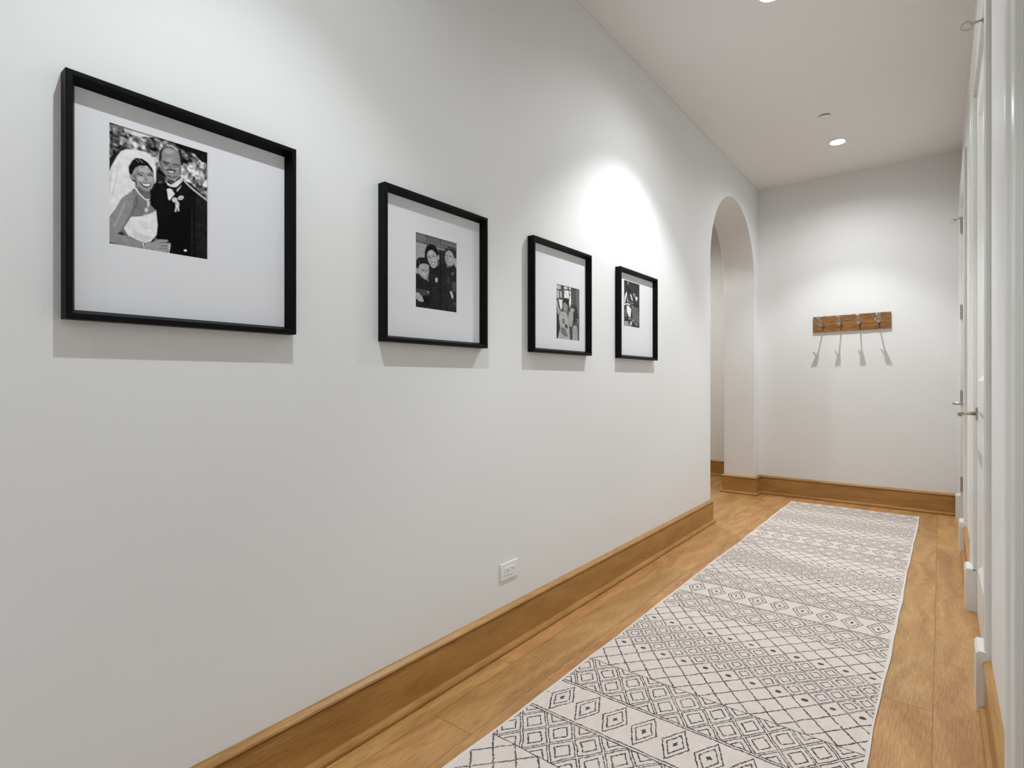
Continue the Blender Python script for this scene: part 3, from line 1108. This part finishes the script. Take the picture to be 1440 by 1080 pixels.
def raster(strokes, mode, NXp=168, NYp=212, ss=2):
    """paints the outlines into a grey grid (the printed picture)"""
    W_, H_ = NXp * ss, NYp * ss
    gx = (np.arange(W_) + 0.5) / W_ * 1000
    gy = (np.arange(H_) + 0.5) / H_ * 1000
    GX, GY = np.meshgrid(gx, gy)
    rng = np.random.RandomState(mode)

    def vnoise(cells, cells_y):
        g = rng.rand(cells_y + 2, cells + 2)
        fx = GX / 1000 * cells
        fy = GY / 1000 * cells_y
        ix, iy = fx.astype(int), fy.astype(int)
        tx, ty = fx - ix, fy - iy
        tx, ty = tx * tx * (3 - 2 * tx), ty * ty * (3 - 2 * ty)
        return (g[iy, ix] * (1 - tx) + g[iy, ix + 1] * tx) * (1 - ty) + (g[iy + 1, ix] * (1 - tx) + g[iy + 1, ix + 1] * tx) * ty
    if mode == 1:       # leafy background
        n = vnoise(7, 9) * 0.8 + vnoise(24, 32) * 0.95 + vnoise(48, 56) * 0.75
        im = 122 + (n - 1.25) * 190
    elif mode == 4:
        im = 72 + (vnoise(14, 20) - 0.5) * 20
    else:
        im = 110 + (vnoise(10, 12) - 0.5) * 16
    for g, p in strokes:
        px = np.array(p[0::2], float)
        py = np.array(p[1::2], float)
        x0, x1 = np.searchsorted(gx, [px.min(), px.max()])
        y0, y1 = np.searchsorted(gy, [py.min(), py.max()])
        if x1 <= x0 or y1 <= y0:
            continue
        sx_, sy_ = GX[y0:y1, x0:x1], GY[y0:y1, x0:x1]
        ins = np.zeros(sx_.shape, bool)
        n = len(px)
        for i in range(n):
            xa, ya, xb, yb = px[i], py[i], px[(i + 1) % n], py[(i + 1) % n]
            if ya == yb:
                continue
            c = ((ya > sy_) != (yb > sy_)) & (sx_ < (xb - xa) * (sy_ - ya) / (yb - ya) + xa)
            ins ^= c
        sub = im[y0:y1, x0:x1]
        sub[ins] = g
    # slight softness and grain of the print
    k = im.copy()
    k[1:-1, 1:-1] = (im[1:-1, 1:-1] * 2 + im[:-2, 1:-1] + im[2:, 1:-1] + im[1:-1, :-2] + im[1:-1, 2:]) / 6
    k += (vnoise(26, 34) - 0.5) * 16 + (vnoise(80, 100) - 0.5) * 10
    k = (k - 110) * 1.08 + 108
    im = k.reshape(NYp, ss, NXp, ss).mean(axis=(1, 3))
    return np.clip(im, 3, 250)


def print_mat():
    m, nt, b = new_mat('grey_photo_print', 0.6, spec=0.08)
    a = nt.nodes.new('ShaderNodeAttribute')
    a.attribute_name = 'tone'
    nt.links.new(a.outputs['Color'], b.inputs['Base Color'])
    return m


M_PRINT = print_mat()


def photo_print(key, mode, y0, y1, z0, z1, xf, root, gain=1.0):
    """a printed sheet: dense grid, tone per vertex"""
    NXp, NYp = 168, 212
    im = raster(PRINTS[key], mode, NXp, NYp) * gain
    lin = np.where(im / 255 <= 0.04045, im / 255 / 12.92, ((im / 255 + 0.055) / 1.055) ** 2.4)
    ox, oy_, oz_ = root.location
    ys = np.linspace(y0, y1, NXp) - oy_
    zs = np.linspace(z1, z0, NYp) - oz_
    YY, ZZ = np.meshgrid(ys, zs)
    co = np.stack([np.full(YY.size, xf - ox), YY.ravel(), ZZ.ravel()], 1)
    idx = np.arange(NXp * NYp).reshape(NYp, NXp)
    fc = np.stack([idx[:-1, :-1], idx[1:, :-1], idx[1:, 1:], idx[:-1, 1:]], -1).reshape(-1, 4)
    # thin paper: rim and back so that the sheet has thickness
    nb = len(co)
    back = np.array([[xf - ox - 0.0006, ys[0], zs[0]], [xf - ox - 0.0006, ys[-1], zs[0]],
                     [xf - ox - 0.0006, ys[-1], zs[-1]], [xf - ox - 0.0006, ys[0], zs[-1]]])
    me = bpy.data.meshes.new('photo_print')
    me.from_pydata(np.vstack([co, back]).tolist(), [], fc.tolist() + [[nb, nb + 1, nb + 2, nb + 3]])
    at = me.color_attributes.new('tone', 'FLOAT_COLOR', 'POINT')
    c = np.ones((nb + 4, 4), np.float32)
    v = lin.ravel()[:, None] * np.array([1.0, 0.992, 0.985])
    c[:nb, :3] = v
    at.data.foreach_set('color', c.ravel())
    me.materials.append(M_PRINT)
    o = bpy.data.objects.new('photo_print', me)
    COL.objects.link(o)
    o.parent = root
    return o


# ------------------------------------------------------------------ framed pictures
FPROF = [(0, 0.0005), (0, 0.033), (0.002, 0.035), (0.0105, 0.035), (0.012, 0.0345), (0.021, 0.0085), (0.021, 0.0005)]
FRAMES = [('wedding', 1, 0.333, 0.843, (0.414, 0.622, 1.419, 1.685),
           'black framed photo of a bride in a white veil beside a groom'),
          ('family', 2, 1.150, 1.660, (1.305, 1.513, 1.3745, 1.6355),
           'black framed portrait of a smiling woman in a dark turtleneck between two boys'),
          ('brothers', 3, 1.970, 2.480, (2.190, 2.402, 1.3195, 1.579),
           'black framed photo set low in its mat, child with raised arm by a window'),
          ('play', 4, 2.800, 3.311, (2.894, 3.104, 1.436, 1.699),
           'black framed dark photo set high in its mat, the frame nearest the arch')]
for key, mode, ya, yb, (pa, pb, pz0, pz1), lab in FRAMES:
    za, zb = 1.2475, 1.7585
    root = empty('picture_frame', (WL, (ya + yb) / 2, za), lab, 'picture frame', 'black square frames on the left wall')
    bm = bmesh.new()
    # offsets go inward, so travel with the inside on the left
    sweep(bm, [(ya, za), (yb, za), (yb, zb), (ya, zb)], FPROF, lambda y, z, h: (WL + h, y, z), closed=True)
    part(bm, 'frame_moulding', M_BLACK, root)
    bm = bmesh.new()
    e = 0.0205
    A = [(ya + e, za + e), (yb - e, za + e), (yb - e, zb - e), (ya + e, zb - e)]
    B = [(pa + 0.001, pz0 + 0.001), (pb - 0.001, pz0 + 0.001), (pb - 0.001, pz1 - 0.001), (pa + 0.001, pz1 - 0.001)]
    xf, xb = WL + 0.0075, WL + 0.0058
    va = [bm.verts.new((xf, y, z)) for y, z in A]
    vb = [bm.verts.new((xf, y, z)) for y, z in B]
    vc = [bm.verts.new((xb, y + (0.0012 if i in (0, 3) else -0.0012) * -1 * -1, z)) for i, (y, z) in enumerate(B)]
    vd = [bm.verts.new((xb, y, z)) for y, z in A]
    for i in range(4):
        j = (i + 1) % 4
        bm.faces.new((va[i], va[j], vb[j], vb[i]))
        bm.faces.new((vb[i], vb[j], vc[j], vc[i]))
        bm.faces.new((vc[i], vc[j], vd[j], vd[i]))
        bm.faces.new((vd[i], vd[j], va[j], va[i]))
    part(bm, 'mat_board', M_MAT, root)
    photo_print(key, mode, pa - 0.002, pb + 0.002, pz0 - 0.002, pz1 + 0.002, WL + 0.0054, root)
